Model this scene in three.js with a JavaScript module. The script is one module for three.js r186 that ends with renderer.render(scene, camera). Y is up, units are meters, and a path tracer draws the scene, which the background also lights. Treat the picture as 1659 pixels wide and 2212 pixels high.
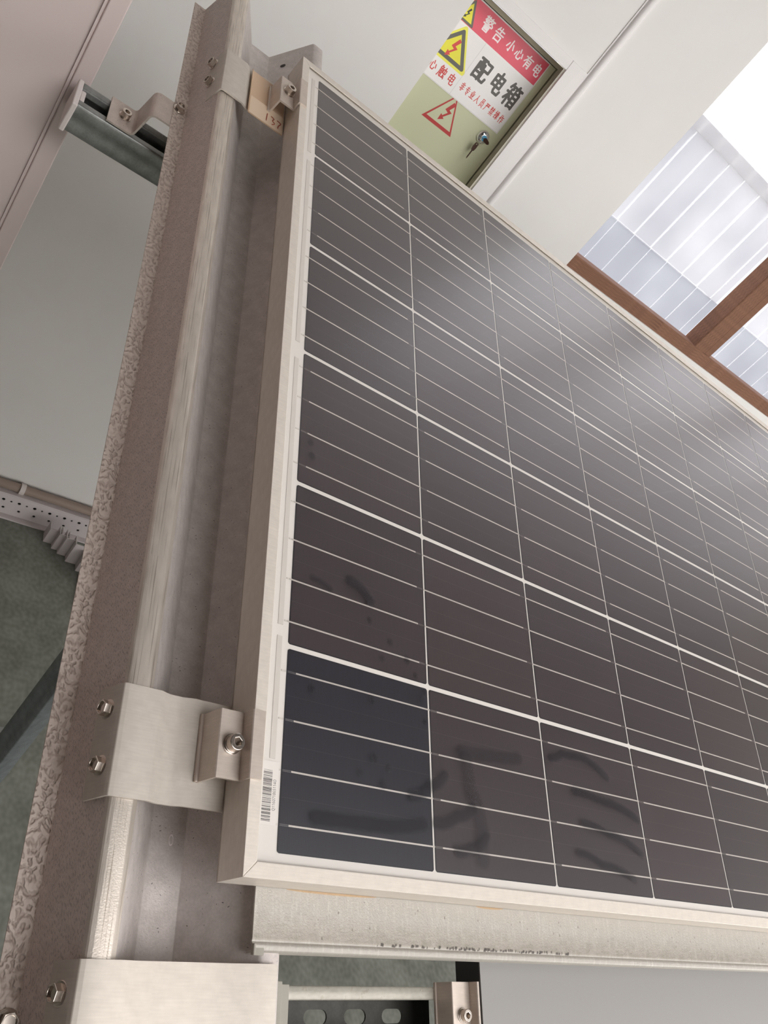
import * as THREE from 'three';
import { mergeGeometries, mergeVertices, toCreasedNormals } from 'three/addons/utils/BufferGeometryUtils.js';
import { RectAreaLightUniformsLib } from 'three/addons/lights/RectAreaLightUniformsLib.js';
import { RoundedBoxGeometry } from 'three/addons/geometries/RoundedBoxGeometry.js';

// ---------------------------------------------------------------- camera, sky, exposure
const scene = new THREE.Scene();
const V = (x, y, z) => new THREE.Vector3(x, y, z);
const camera = new THREE.PerspectiveCamera(2 * Math.atan(1106 / 1765.67) * 180 / Math.PI, 1659 / 2212, 0.02, 60);
{
  const right = V(0.76987323, 0.60478404, 0.20379273), down = V(0.32067429, -0.64267226, 0.69580195), fwd = V(0.55178185, -0.47032821, -0.68871487);
  camera.matrixAutoUpdate = true;
  camera.quaternion.setFromRotationMatrix(new THREE.Matrix4().makeBasis(right, down.clone().negate(), fwd.clone().negate()));
  camera.position.set(-0.34430819, 0.48285026, 0.25080941);
}
scene.add(camera);
scene.background = new THREE.Color().setRGB(1.0, 0.985, 0.985);   // even overcast sky
scene.backgroundIntensity = 4.5;
scene.environmentIntensity = 4.5;
const renderer = new THREE.WebGLRenderer({ antialias: true });
renderer.toneMapping = THREE.LinearToneMapping;
renderer.toneMappingExposure = 1.0;
renderer.shadowMap.enabled = true;
RectAreaLightUniformsLib.init();
// daylight fill: added area lights at two unseen openings, roof light and gateway
for (const [w, h, p, look] of [[3.0, 2.65, V(1.5, 2.28, 2.075), V(1.5, -1, 2.075)], [3.0, 3.1, V(4.36, 0.49, 2.4), V(0, 0.49, 2.4)]]) {
  const l = new THREE.RectAreaLight(new THREE.Color().setRGB(1.0, 0.985, 0.985), 1.15, w, h); l.name = 'added_daylight'; l.position.copy(p); l.lookAt(look); scene.add(l);
}

// ---------------------------------------------------------------- helpers
// panel space: x along the module, y up its slope, z out of its face; origin at the lower left cell corner
const AX = V(0.999781, -0.020942, 0), AY = V(0.006238, 0.297809, -0.954605), AZ = V(0.019992, 0.954396, 0.297875);
const QP = new THREE.Quaternion().setFromRotationMatrix(new THREE.Matrix4().makeBasis(AX, AY, AZ));
const P = (x, y, z) => V(0, 0, 0).addScaledVector(AX, x).addScaledVector(AY, y).addScaledVector(AZ, z);
const used = {};
const numbered = (n) => { const k = used[n] = (used[n] ?? -1) + 1; return k ? n + '_' + String(k).padStart(3, '0') : n; };
function tag(o, label, category, group) { o.userData = { label, category }; if (group) o.userData.group = group; return o; }
function thing(name, label, category, pos, quat, group) {
  const o = new THREE.Group(); o.name = numbered(name); o.position.copy(pos); if (quat) o.quaternion.copy(quat);
  scene.add(o); return tag(o, label, category, group);
}
const inPanel = (name, label, category, [x, y, z] = [0, 0, 0], group) => thing(name, label, category, P(x, y, z), QP, group);
function part(name, geo, mat, parent) {
  const m = new THREE.Mesh(geo, mat); m.name = name; m.castShadow = m.receiveShadow = true; parent.add(m); return m;
}
function struct(name, geo, mat, pos) {
  const m = new THREE.Mesh(geo, mat); m.name = name; m.castShadow = m.receiveShadow = true; if (pos) m.position.copy(pos);
  m.userData = { kind: 'structure' }; scene.add(m); return m;
}
function uvXY(m) { const p = m.geometry.attributes.position, u = m.geometry.attributes.uv; for (let i = 0; i < p.count; i++) u.setXY(i, p.getX(i), p.getY(i)); }
function structGroup(name) { const g = new THREE.Group(); g.name = name; g.userData = { kind: 'structure' }; scene.add(g); return g; }
let seed = 7;
const rnd = () => { seed = (seed * 1664525 + 1013904223) >>> 0; return seed / 4294967296; };
// fillet a polyline: [[a, b, radius]]
function fillet(pts, n = 5) {
  const out = [];
  pts.forEach(([x, y, r], i) => {
    if (!r || i === 0 || i === pts.length - 1) { out.push([x, y]); return; }
    const p = new THREE.Vector2(x, y), a = new THREE.Vector2(...pts[i - 1].slice(0, 2)).sub(p), b = new THREE.Vector2(...pts[i + 1].slice(0, 2)).sub(p);
    const la = a.length(), lb = b.length(); a.normalize(); b.normalize();
    const half = Math.acos(THREE.MathUtils.clamp(a.dot(b), -1, 1)) / 2, t = Math.min(r / Math.tan(half), la * 0.48, lb * 0.48);
    const s = p.clone().addScaledVector(a, t), e = p.clone().addScaledVector(b, t);
    for (let k = 0; k <= n; k++) {
      const w = k / n, q = s.clone().multiplyScalar((1 - w) * (1 - w)).addScaledVector(p, 2 * w * (1 - w)).addScaledVector(e, w * w);
      out.push([q.x, q.y]);
    }
  });
  return out;
}
// sheet metal: a polyline in (a, b) with a thickness, swept from t0 to t1; map(a, b, t) gives the point. uv in metres (arc, t).
function sweep(poly, th, t0, t1, map, { mats, crease = 0.6, steps = 1 } = {}) {
  const n = poly.length, nor = [], arc = [0];
  for (let i = 0; i < n; i++) {
    const p = poly[Math.max(0, i - 1)], q = poly[Math.min(n - 1, i + 1)], d = [q[0] - p[0], q[1] - p[1]], l = Math.hypot(...d);
    let k = 1;
    if (i > 0 && i < n - 1) {
      const u = [poly[i][0] - p[0], poly[i][1] - p[1]], lu = Math.hypot(...u), c = (u[0] * d[0] + u[1] * d[1]) / (lu * l);
      k = 1 / Math.max(0.5, c);
    }
    nor.push([-d[1] / l * k, d[0] / l * k]);
    if (i) arc.push(arc[i - 1] + Math.hypot(poly[i][0] - poly[i - 1][0], poly[i][1] - poly[i - 1][1]));
  }
  const S = (i, s) => [poly[i][0] + nor[i][0] * s, poly[i][1] + nor[i][1] * s];
  const by = new Map();
  const quad = (slot, a, b, c, d, ua, ub, uc, ud) => {
    if (!by.has(slot)) by.set(slot, { p: [], u: [] });
    const o = by.get(slot);
    for (const v of [a, b, c, a, c, d]) o.p.push(...v);
    for (const v of [ua, ub, uc, ua, uc, ud]) o.u.push(...v);
  };
  const M = (ab, t) => { const v = map(ab[0], ab[1], t); return [v.x, v.y, v.z]; };
  for (let s = 0; s < steps; s++) {
    const y0 = t0 + (t1 - t0) * s / steps, y1 = t0 + (t1 - t0) * (s + 1) / steps;
    for (let i = 0; i < n - 1; i++) {
      const slot = mats ? mats(i, poly) : 0;
      quad(slot, M(S(i, th / 2), y0), M(S(i + 1, th / 2), y0), M(S(i + 1, th / 2), y1), M(S(i, th / 2), y1), [arc[i], y0], [arc[i + 1], y0], [arc[i + 1], y1], [arc[i], y1]);
      quad(slot, M(S(i + 1, -th / 2), y0), M(S(i, -th / 2), y0), M(S(i, -th / 2), y1), M(S(i + 1, -th / 2), y1), [arc[i + 1], y0], [arc[i], y0], [arc[i], y1], [arc[i + 1], y1]);
    }
    for (const [i, f] of [[0, 1], [n - 1, -1]]) {
      const a = M(S(i, th / 2 * f), y0), b = M(S(i, th / 2 * f), y1), c = M(S(i, -th / 2 * f), y1), d = M(S(i, -th / 2 * f), y0);
      quad(0, a, b, c, d, [arc[i], y0], [arc[i], y1], [arc[i] + th, y1], [arc[i] + th, y0]);
    }
  }
  for (const [t, f] of [[t0, 1], [t1, -1]]) for (let i = 0; i < n - 1; i++) {
    const a = M(S(i, th / 2 * f), t), b = M(S(i, -th / 2 * f), t), c = M(S(i + 1, -th / 2 * f), t), d = M(S(i + 1, th / 2 * f), t);
    quad(0, a, b, c, d, [arc[i], t], [arc[i], t + th], [arc[i + 1], t + th], [arc[i + 1], t]);
  }
  const geos = [...by.keys()].sort().map((k) => {
    const g = new THREE.BufferGeometry();
    g.setAttribute('position', new THREE.Float32BufferAttribute(by.get(k).p, 3));
    g.setAttribute('uv', new THREE.Float32BufferAttribute(by.get(k).u, 2));
    return toCreasedNormals(g, crease);
  });
  return geos.length > 1 ? mergeGeometries(geos, true) : geos[0];
}
const alongY = (a, b, t) => V(a, t, b);           // (x, z) profile along y
const alongX = (a, b, t) => V(t, -a, b);          // (-y, z) profile along x
function fixWinding(g) { return g; }
function box(w, h, d, x = 0, y = 0, z = 0, r = 0) {
  const g = r ? new RoundedBoxGeometry(w, h, d, 2, r) : new THREE.BoxGeometry(w, h, d);
  g.translate(x, y, z); return r ? g : g;
}
const flat = (g) => (g.index ? g.toNonIndexed() : g);
const merge = (...gs) => { const l = gs.map(flat).map((g) => { for (const k of Object.keys(g.attributes)) if (!['position', 'normal', 'uv'].includes(k)) g.deleteAttribute(k); g.morphAttributes = {}; g.clearGroups(); return g; }); return mergeGeometries(l); };
function poly2(pts, holes = []) {
  const s = new THREE.Shape(pts.map((p) => new THREE.Vector2(...p)));
  for (const h of holes) s.holes.push(new THREE.Path(h.map((p) => new THREE.Vector2(...p))));
  return s;
}
function prism(pts, z0, z1, bevel = 0, holes = []) {
  const g = new THREE.ExtrudeGeometry(poly2(pts, holes), { depth: z1 - z0 - 2 * bevel, bevelEnabled: bevel > 0, bevelSize: bevel, bevelThickness: bevel, bevelSegments: 2, bevelOffset: -bevel });
  g.translate(0, 0, z0 + bevel); return g;
}
const rect = (x0, y0, x1, y1) => [[x0, y0], [x1, y0], [x1, y1], [x0, y1]];
const circle = (r, n = 28, cx = 0, cy = 0, ph = 0) => Array.from({ length: n }, (_, i) => [cx + r * Math.cos(ph + i / n * 2 * Math.PI), cy + r * Math.sin(ph + i / n * 2 * Math.PI)]);
const slot = (x0, x1, y, r) => { const o = []; for (let k = 0; k <= 8; k++) { const a = -Math.PI / 2 + k / 8 * Math.PI; o.push([x1 - r + r * Math.cos(a), y + r * Math.sin(a)]); } for (let k = 0; k <= 8; k++) { const a = Math.PI / 2 + k / 8 * Math.PI; o.push([x0 + r + r * Math.cos(a), y + r * Math.sin(a)]); } return o; };

// ---------------------------------------------------------------- textures (what surfaces are made of)
function perlin(period, s) {
  let q = s * 7919 + 13; const r = () => { q = (q * 1664525 + 1013904223) >>> 0; return q / 4294967296; };
  const g = Array.from({ length: period * period }, () => { const a = r() * 2 * Math.PI; return [Math.cos(a), Math.sin(a)]; });
  const G = (i, j, x, y) => { const v = g[((j % period) + period) % period * period + ((i % period) + period) % period]; return v[0] * x + v[1] * y; };
  const f = (t) => t * t * t * (t * (t * 6 - 15) + 10);
  return (x, y) => {   // x, y in 0..1, tiles
    x *= period; y *= period; const i = Math.floor(x), j = Math.floor(y), dx = x - i, dy = y - j, u = f(dx), v = f(dy);
    const a = G(i, j, dx, dy), b = G(i + 1, j, dx - 1, dy), c = G(i, j + 1, dx, dy - 1), d = G(i + 1, j + 1, dx - 1, dy - 1);
    return ((a + (b - a) * u) * (1 - v) + (c + (d - c) * u) * v) * 1.4;
  };
}
function tex(n, fn, { srgb = true, metres = 0.1, my } = {}) {
  const d = new Uint8Array(n * n * 4);
  for (let y = 0; y < n; y++) for (let x = 0; x < n; x++) {
    const v = fn(x / n, y / n), a = Array.isArray(v) ? v : [v, v, v];
    for (let c = 0; c < 3; c++) d[(y * n + x) * 4 + c] = Math.max(0, Math.min(255, Math.round(a[c] * 255)));
    d[(y * n + x) * 4 + 3] = 255;
  }
  const t = new THREE.DataTexture(d, n, n); t.wrapS = t.wrapT = THREE.RepeatWrapping; t.magFilter = t.minFilter = THREE.LinearFilter;
  t.repeat.set(1 / metres, 1 / (my ?? metres)); if (srgb) t.colorSpace = THREE.SRGBColorSpace; t.needsUpdate = true; return t;
}
function canvasTex(w, h, draw) {
  const c = document.createElement('canvas'); c.width = w; c.height = h; draw(c.getContext('2d'), w, h);
  const t = new THREE.CanvasTexture(c); t.colorSpace = THREE.SRGBColorSpace; t.magFilter = t.minFilter = THREE.LinearFilter; return t;
}
const p8 = perlin(8, 1), p16 = perlin(16, 2), p32 = perlin(32, 3), p64 = perlin(64, 4), p4 = perlin(4, 5), p128 = perlin(128, 6);
const sm = (a, b, x) => { const t = Math.max(0, Math.min(1, (x - a) / (b - a))); return t * t * (3 - 2 * t); };
const fbm = (x, y) => p8(x, y) * 0.5 + p16(x, y) * 0.3 + p32(x, y) * 0.2;
// stucco embossing of the roof sheet: hollows a few millimetres wide
const hollow = (x, y) => { const wx = x + 0.02 * p8(x, y), wy = y + 0.02 * p8(y, x); return sm(-0.25, 0.65, p32(wx, wy) + 0.4 * p64(wx, wy)); };
const stuccoBump = tex(512, (x, y) => 0.75 - 0.6 * hollow(x, y) + 0.06 * p64(x, y), { srgb: false, metres: 0.125, my: 0.15 });
const stuccoMap = tex(512, (x, y) => { const h = hollow(x, y), n = fbm(x, y) * 0.05; return [0.85 - 0.08 * h + n, 0.79 - 0.085 * h + n, 0.745 - 0.085 * h + n]; }, { metres: 0.125, my: 0.15 });
const grain = (x, y) => sm(0.05, 0.5, p64(x + 0.02 * p8(x, y), y * 0.5 + x * 0.4) + 0.3 * p128(x, y));
const fineBump = tex(512, (x, y) => 0.7 - 0.45 * grain(x, y) + 0.1 * p128(x, y), { srgb: false, metres: 0.075, my: 0.075 });
const fineMap = tex(512, (x, y) => { const h = grain(x, y), n = fbm(x, y) * 0.06; return [0.885 - 0.09 * h + n, 0.83 - 0.09 * h + n, 0.80 - 0.085 * h + n]; }, { metres: 0.075 });
const specks = (() => { const l = []; for (let i = 0; i < 130; i++) l.push([rnd(), rnd(), 0.002 + 0.005 * rnd(), rnd() * 3, 0.35 + 0.65 * rnd()]); return l; })();
const speckAt = (x, y) => { let k = 0; for (const [sx, sy, r, a, w] of specks) { let dx = x - sx, dy = y - sy; dx -= Math.round(dx); dy -= Math.round(dy); if (Math.abs(dx) > 0.012 || Math.abs(dy) > 0.012) continue; const u = dx * Math.cos(a) + dy * Math.sin(a), v = -dx * Math.sin(a) + dy * Math.cos(a); if (u * u / (r * r) + v * v / (r * r * 0.12) < 1) k = Math.max(k, w); } return k; };
const galvMap = tex(512, (x, y) => { const n = fbm(x, y) * 0.07 + p64(x, y) * 0.025, s = speckAt(x, y); return [(0.79 + n) * (1 - 0.6 * s), (0.755 + n) * (1 - 0.62 * s), (0.735 + n) * (1 - 0.64 * s)]; }, { metres: 0.13 });
const galvBump = tex(256, (x, y) => 0.5 + 0.25 * p64(x, y) + 0.2 * p32(x, y), { srgb: false, metres: 0.06 });
const streak = (x, y) => p64(x, Math.floor(1) * 0 + y * 0.06) * 0.6 + p32(x, y * 0.1) * 0.4;
const streakMap = tex(512, (x, y) => { const k = sm(0.15, 0.55, streak(x, y)), n = fbm(x, y) * 0.06; return [0.83 + n - 0.16 * k, 0.79 + n - 0.165 * k, 0.745 + n - 0.17 * k]; }, { metres: 0.06, my: 0.22 });
const brushMap = tex(256, (x, y) => { const n = p64(x * 0.08, y) * 0.02 + fbm(x, y) * 0.035; return [0.90 + n, 0.88 + n, 0.85 + n]; }, { metres: 0.08, my: 0.08 });
const wornMap = tex(512, (x, y) => { const f = fbm(x, y) * 0.04 + p64(x, y * 0.4) * 0.03, s = sm(0.38, 0.6, p16(x, y) + 0.5 * p64(x, y)); return [0.745 + f - 0.04 * s, 0.725 + f - 0.045 * s, 0.68 + f - 0.055 * s]; }, { metres: 0.16 });
const zincMap = tex(256, (x, y) => { const f = fbm(x, y) * 0.1 + p64(x, y) * 0.03; return [0.57 + f, 0.575 + f, 0.565 + f]; }, { metres: 0.15 });
const rustMap = tex(256, (x, y) => { const f = fbm(x, y) * 0.2 + p32(x, y) * 0.1 - 0.2 * sm(0.3, 0.7, p8(x, y) + 0.5 * p16(x, y)); return [0.53 + f, 0.375 + f * 0.85, 0.29 + f * 0.7]; }, { metres: 0.2 });
const wallMap = tex(256, (x, y) => { const f = p4(x, y) * 0.012 + fbm(x, y) * 0.01; return [0.925 + f, 0.915 + f, 0.90 + f]; }, { metres: 1.1 });
const floorMap = tex(512, (x, y) => { const f = fbm(x, y) * 0.09 + p64(x, y) * 0.05 + p4(x, y) * 0.05; return [0.515 + f, 0.525 + f, 0.49 + f]; }, { metres: 0.7 });

const polyMap = tex(256, (x, y) => { const f = p4(x, y) * 0.10 + p8(x, y) * 0.05 + p16(x, y) * 0.02; return [0.93 + f, 0.93 + f, 0.94 + f * 0.9]; }, { metres: 0.9 });
const std = (o) => new THREE.MeshStandardMaterial(o), phy = (o) => new THREE.MeshPhysicalMaterial(o);
const M = {
  stucco: std({ name: 'embossed_zinc', map: stuccoMap, bumpMap: stuccoBump, bumpScale: 0.0024, metalness: 0.1, roughness: 0.55 }),
  fine: std({ name: 'fine_zinc', map: fineMap, bumpMap: fineBump, bumpScale: 0.0006, metalness: 0.12, roughness: 0.52 }),
  galv: std({ name: 'speckled_zinc', map: galvMap, bumpMap: galvBump, bumpScale: 0.0002, metalness: 0.3, roughness: 0.55 }),
  streak: std({ name: 'rubbed_zinc', map: streakMap, bumpMap: galvBump, bumpScale: 0.0001, metalness: 0.55, roughness: 0.4 }),
  alu: std({ name: 'mill_aluminium', map: brushMap, color: 0xebe6e1, metalness: 0.25, roughness: 0.5 }),
  frame: std({ name: 'anodised_frame', map: brushMap, color: 0xf8f3ee, metalness: 0.2, roughness: 0.5 }),
  clamp: std({ name: 'clamp_aluminium', map: brushMap, color: 0xece2dc, metalness: 0.35, roughness: 0.42 }),
  steel: std({ name: 'stainless_steel', color: 0xcfc4ba, metalness: 1, roughness: 0.26 }),
  dark: std({ name: 'socket_shadow_steel', color: 0x6a625c, metalness: 0.9, roughness: 0.4 }),
  worn: std({ name: 'worn_zinc', map: wornMap, bumpMap: galvBump, bumpScale: 0.0002, metalness: 0.2, roughness: 0.55 }),
  zinc: std({ name: 'strut_zinc', map: zincMap, metalness: 0.6, roughness: 0.4 }),
  strap: std({ name: 'strap_steel', map: galvMap, color: 0xfffaf4, metalness: 0.4, roughness: 0.42 }),
  rust: std({ name: 'brown_primer', map: rustMap, roughness: 0.8 }),
  wall: std({ name: 'white_wall_panel', map: wallMap, roughness: 0.6 }),
  sideWall: std({ name: 'brown_side_wall', color: 0x4a423e, roughness: 0.85 }),
  yard: std({ name: 'added_wall_render', color: 0x979aa0, roughness: 0.8 }),
  trim: std({ name: 'white_trim', color: 0xefebe9, roughness: 0.5 }),
  pink: std({ name: 'pale_partition', color: 0xd6c6c2, roughness: 0.6 }),
  floor: std({ name: 'grey_concrete', map: floorMap, roughness: 0.75 }),
  ceiling: std({ name: 'ceiling_sheet', color: 0x4c4744, roughness: 0.85 }),
  ground: std({ name: 'outdoor_concrete', color: 0xa8a49e, roughness: 0.9 }),
  back: phy({ name: 'white_backsheet', color: 0xe6e0d8, roughness: 0.6, clearcoat: 0.6, clearcoatRoughness: 0.32 }),
  ribbon: std({ name: 'tinned_ribbon', color: 0xd8d0c8, metalness: 0.35, roughness: 0.35 }),
  green: std({ name: 'green_box_paint', color: 0xc9cbaa, roughness: 0.42 }),
  rim: std({ name: 'grey_box_rim', color: 0xb4b098, roughness: 0.5 }),
  black: std({ name: 'black_edge', color: 0x2b2a2a, roughness: 0.5 }),
  grey: std({ name: 'grey_sheet', color: 0x999693, roughness: 0.42, metalness: 0.1 }),
  tray: std({ name: 'white_slotted_steel', color: 0xd8d0cf, roughness: 0.5 }),
  hole: std({ name: 'hole_lining', color: 0x3a3532, roughness: 0.8 }),
  pipe: std({ name: 'tan_pipe', color: 0x9c8b80, roughness: 0.45 }),
  film: std({ name: 'brown_film', color: 0xd8b898, roughness: 0.5 }),
  filmTop: std({ name: 'pale_film', color: 0xe6cdb2, roughness: 0.5 }),
  ink: std({ name: 'red_marker', color: 0xa8563e, roughness: 0.7 }),
  key: std({ name: 'bronze_key', color: 0x4a342c, metalness: 0.5, roughness: 0.4 }),
  chrome: std({ name: 'chrome', color: 0xe4e4e4, metalness: 1, roughness: 0.15 }),
  blue: std({ name: 'blue_enamel', color: 0x58a8d0, roughness: 0.4 }),
  caulk: std({ name: 'white_caulk', color: 0xe2d8d4, roughness: 0.7 }),
  poly: phy({ name: 'polycarbonate', map: polyMap, color: new THREE.Color().setRGB(0.63, 0.63, 0.65), transmission: 0.9, roughness: 0.6, thickness: 0, ior: 1.4, side: THREE.DoubleSide }),
  polyLow: phy({ name: 'polycarbonate_low', map: polyMap, color: new THREE.Color().setRGB(0.53, 0.545, 0.58), transmission: 0.92, roughness: 0.5, thickness: 0, ior: 1.4, side: THREE.DoubleSide }),
  polyBand: phy({ name: 'polycarbonate_band', color: new THREE.Color().setRGB(0.75, 0.75, 0.76), transmission: 0.85, roughness: 0.85, thickness: 0, side: THREE.DoubleSide }),
  polyRib: phy({ name: 'polycarbonate_rib', color: new THREE.Color().setRGB(1, 1, 1), transmission: 1, roughness: 0.1, thickness: 0, side: THREE.DoubleSide }),
  glass: phy({ name: 'solar_glass', color: 0xffffff, transmission: 1, roughness: 0.03, thickness: 0, ior: 1.5, specularIntensity: 0.02 }),
};

// ---------------------------------------------------------------- the room
const FY = -1.08, CY = 2.3, ZB = -1.4, XL = -1.7, XR = 4.4, ZF = 4.2;
struct('floor', new THREE.BoxGeometry(XR - XL + 0.4, 0.1, ZF - ZB + 0.4), M.floor, V((XL + XR) / 2, FY - 0.05, (ZF + ZB) / 2));
{ const p = scene.children.at(-1).geometry, u = p.attributes.uv; for (let i = 0; i < u.count; i++) u.setXY(i, u.getX(i) * 8, u.getY(i) * 6); }
struct('ground', new THREE.BoxGeometry(60, 0.1, 60), M.ground, V(0, FY - 0.16, 0));
{ // ceiling with an unseen roof light, an opening added for the overhead light
  const g = prism(rect(XL - 0.2, ZB - 0.1, XR + 0.2, ZF + 0.2), 0, 0.1, 0, [rect(0.0, 0.75, 3.0, 3.4)]); g.rotateX(Math.PI / 2);
  struct('ceiling', g, M.ceiling, V(0, CY + 0.1, 0));
}
const NX0 = 0.309, NX1 = 0.582, NY0 = 0.12, NY1 = 0.512;     // niche of the box
const WX0 = 0.868, WX1 = 4.0, WY0 = 0.208, WY1 = 1.75;       // window opening
struct('wall_back', prism(rect(XL - 0.2, FY - 0.1, XR + 0.2, CY + 0.1), 0, 0.12, 0, [rect(NX0, NY0, NX1, NY1), rect(WX0, WY0, WX1, WY1)]), M.wall, V(0, 0, ZB - 0.12));
{ const g = scene.children.at(-1).geometry, u = g.attributes.uv; }
struct('wall_left', new THREE.BoxGeometry(0.12, CY - FY, ZF - ZB + 0.2), M.sideWall, V(XL - 0.06, (CY + FY) / 2, (ZF + ZB) / 2));
{ // right wall with an unseen gateway, added to bring light from the front
  const g = prism(rect(-ZF - 0.1, FY, -ZB + 0.1, CY), 0, 0.12, 0, [rect(-3.9, FY + 0.02, -0.9, CY - 0.25)]); g.rotateY(Math.PI / 2);
  struct('wall_right', g, M.wall, V(XR, 0, 0));
}
struct('wall_front', new THREE.BoxGeometry(XR - XL + 0.4, CY - FY, 0.12), M.wall, V((XL + XR) / 2, (CY + FY) / 2, ZF + 0.06));
// guessed outside wall, added to darken the view through the lower panes
struct('wall_added_outside', merge(prism(rect(-12, 0, 12, 2.25), 0, 0.4), box(24.4, 0.12, 0.6, 0, 2.31, 0.2)), M.yard, V(7, FY - 0.1, -9));
// partition on the left with its edge flashing
struct('wall_partition', new THREE.BoxGeometry(1.43, CY - FY, 0.06), M.pink, V(-0.256 - 0.715, (CY + FY) / 2, -0.925));
struct('trim_1', merge(box(0.022, CY - FY, 0.066, -0.245, (CY + FY) / 2, -0.925, 0.002), box(0.003, CY - FY, 0.003, -0.2585, (CY + FY) / 2, -0.8935)), M.pink);

// window: brown steel frame, multiwall polycarbonate panes
{
  const w = structGroup('window_1');
  const zf = ZB - 0.055;
  part('window_frame', merge(box(WX1 - WX0 + 0.01, 0.04, 0.05, (WX0 + WX1) / 2, WY0 + 0.012, zf + 0.02, 0.004), box(WX1 - WX0, 0.05, 0.05, (WX0 + WX1) / 2, WY1 - 0.02, zf + 0.02, 0.004)), M.rust, w);
  const edges = [[0.872, 1.378], [1.452, 1.99], [2.06, 2.6], [2.67, 3.29], [3.36, 3.99]];
  for (const x of [1.415, 2.025, 2.635, 3.325]) part('mullion', merge(box(0.05, WY1 - WY0 - 0.05, 0.055, x - 0.012, (WY0 + WY1) / 2, zf + 0.015, 0.004), box(0.026, WY1 - WY0 - 0.05, 0.02, x + 0.026, (WY0 + WY1) / 2, zf + 0.03, 0.003)), M.rust, w);
  for (const [x0, x1] of edges) {
    const yo = 0.35;
    // strips of opal sheet between clear joints; bays out of the picture stay undivided
    const xs = [x0]; if (x0 < 1.5) for (let x = x0 + 0.07; x < x1 - 0.02; x += 0.068) xs.push(x); xs.push(x1);
    for (let k = 0; k + 1 < xs.length; k++) {
      const a = xs[k] + (k ? 0.0022 : 0), b = xs[k + 1] - (k + 2 < xs.length ? 0.0022 : 0), m = (a + b) / 2, hl = yo - WY0 - 0.02;
      const up = part('pane', new THREE.PlaneGeometry(b - a, WY1 - yo).translate(m, (yo + WY1) / 2, zf - 0.02), M.poly, w); uvXY(up);
      const low = part('pane', new THREE.PlaneGeometry(b - a + 0.0022, hl).translate(m - 0.0011, (yo + WY0 + 0.02) / 2, zf - 0.012), M.polyLow, w); uvXY(low);
      if (k) {
        part('rib', box(0.0044, WY1 - yo, 0.006, xs[k], (yo + WY1) / 2, zf - 0.02), M.polyRib, up);
        part('rib', box(0.0022, hl - 0.03, 0.004, a - 0.0033, (yo + WY0 + 0.02) / 2, zf - 0.012), M.polyRib, low);
      }
    }
    part('strip', box(x1 - x0, 0.004, 0.006, (x0 + x1) / 2, yo, zf - 0.0135), M.polyRib, w);
    part('strip', box(x1 - x0, 0.03, 0.004, (x0 + x1) / 2, 0.61, zf - 0.013), M.polyBand, w);
    part('strip', box(0.006, WY1 - yo, 0.006, x0 + 0.004, (yo + WY1) / 2, zf - 0.0135), M.polyRib, w);
  }
}
// white trim round the box niche, raised wall joint
struct('trim_2', merge(box(0.262, 0.021, 0.006, 0.412, 0.5125, ZB + 0.003, 0.001), box(0.024, 0.62, 0.006, 0.5555, 0.213, ZB + 0.003, 0.001), box(0.02, 0.62, 0.003, 0.5785, 0.213, ZB + 0.0015, 0.001)), M.trim);
{ const g = new THREE.CylinderGeometry(0.009, 0.009, CY - 0.2, 24, 1, false, -Math.PI / 2, Math.PI); g.scale(1, 1, 0.9); struct('trim_3', merge(g, box(0.024, CY - 0.2, 0.002, 0, 0, 0.001)), M.trim, V(0.6, (CY + 0.2) / 2, ZB)); }

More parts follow.
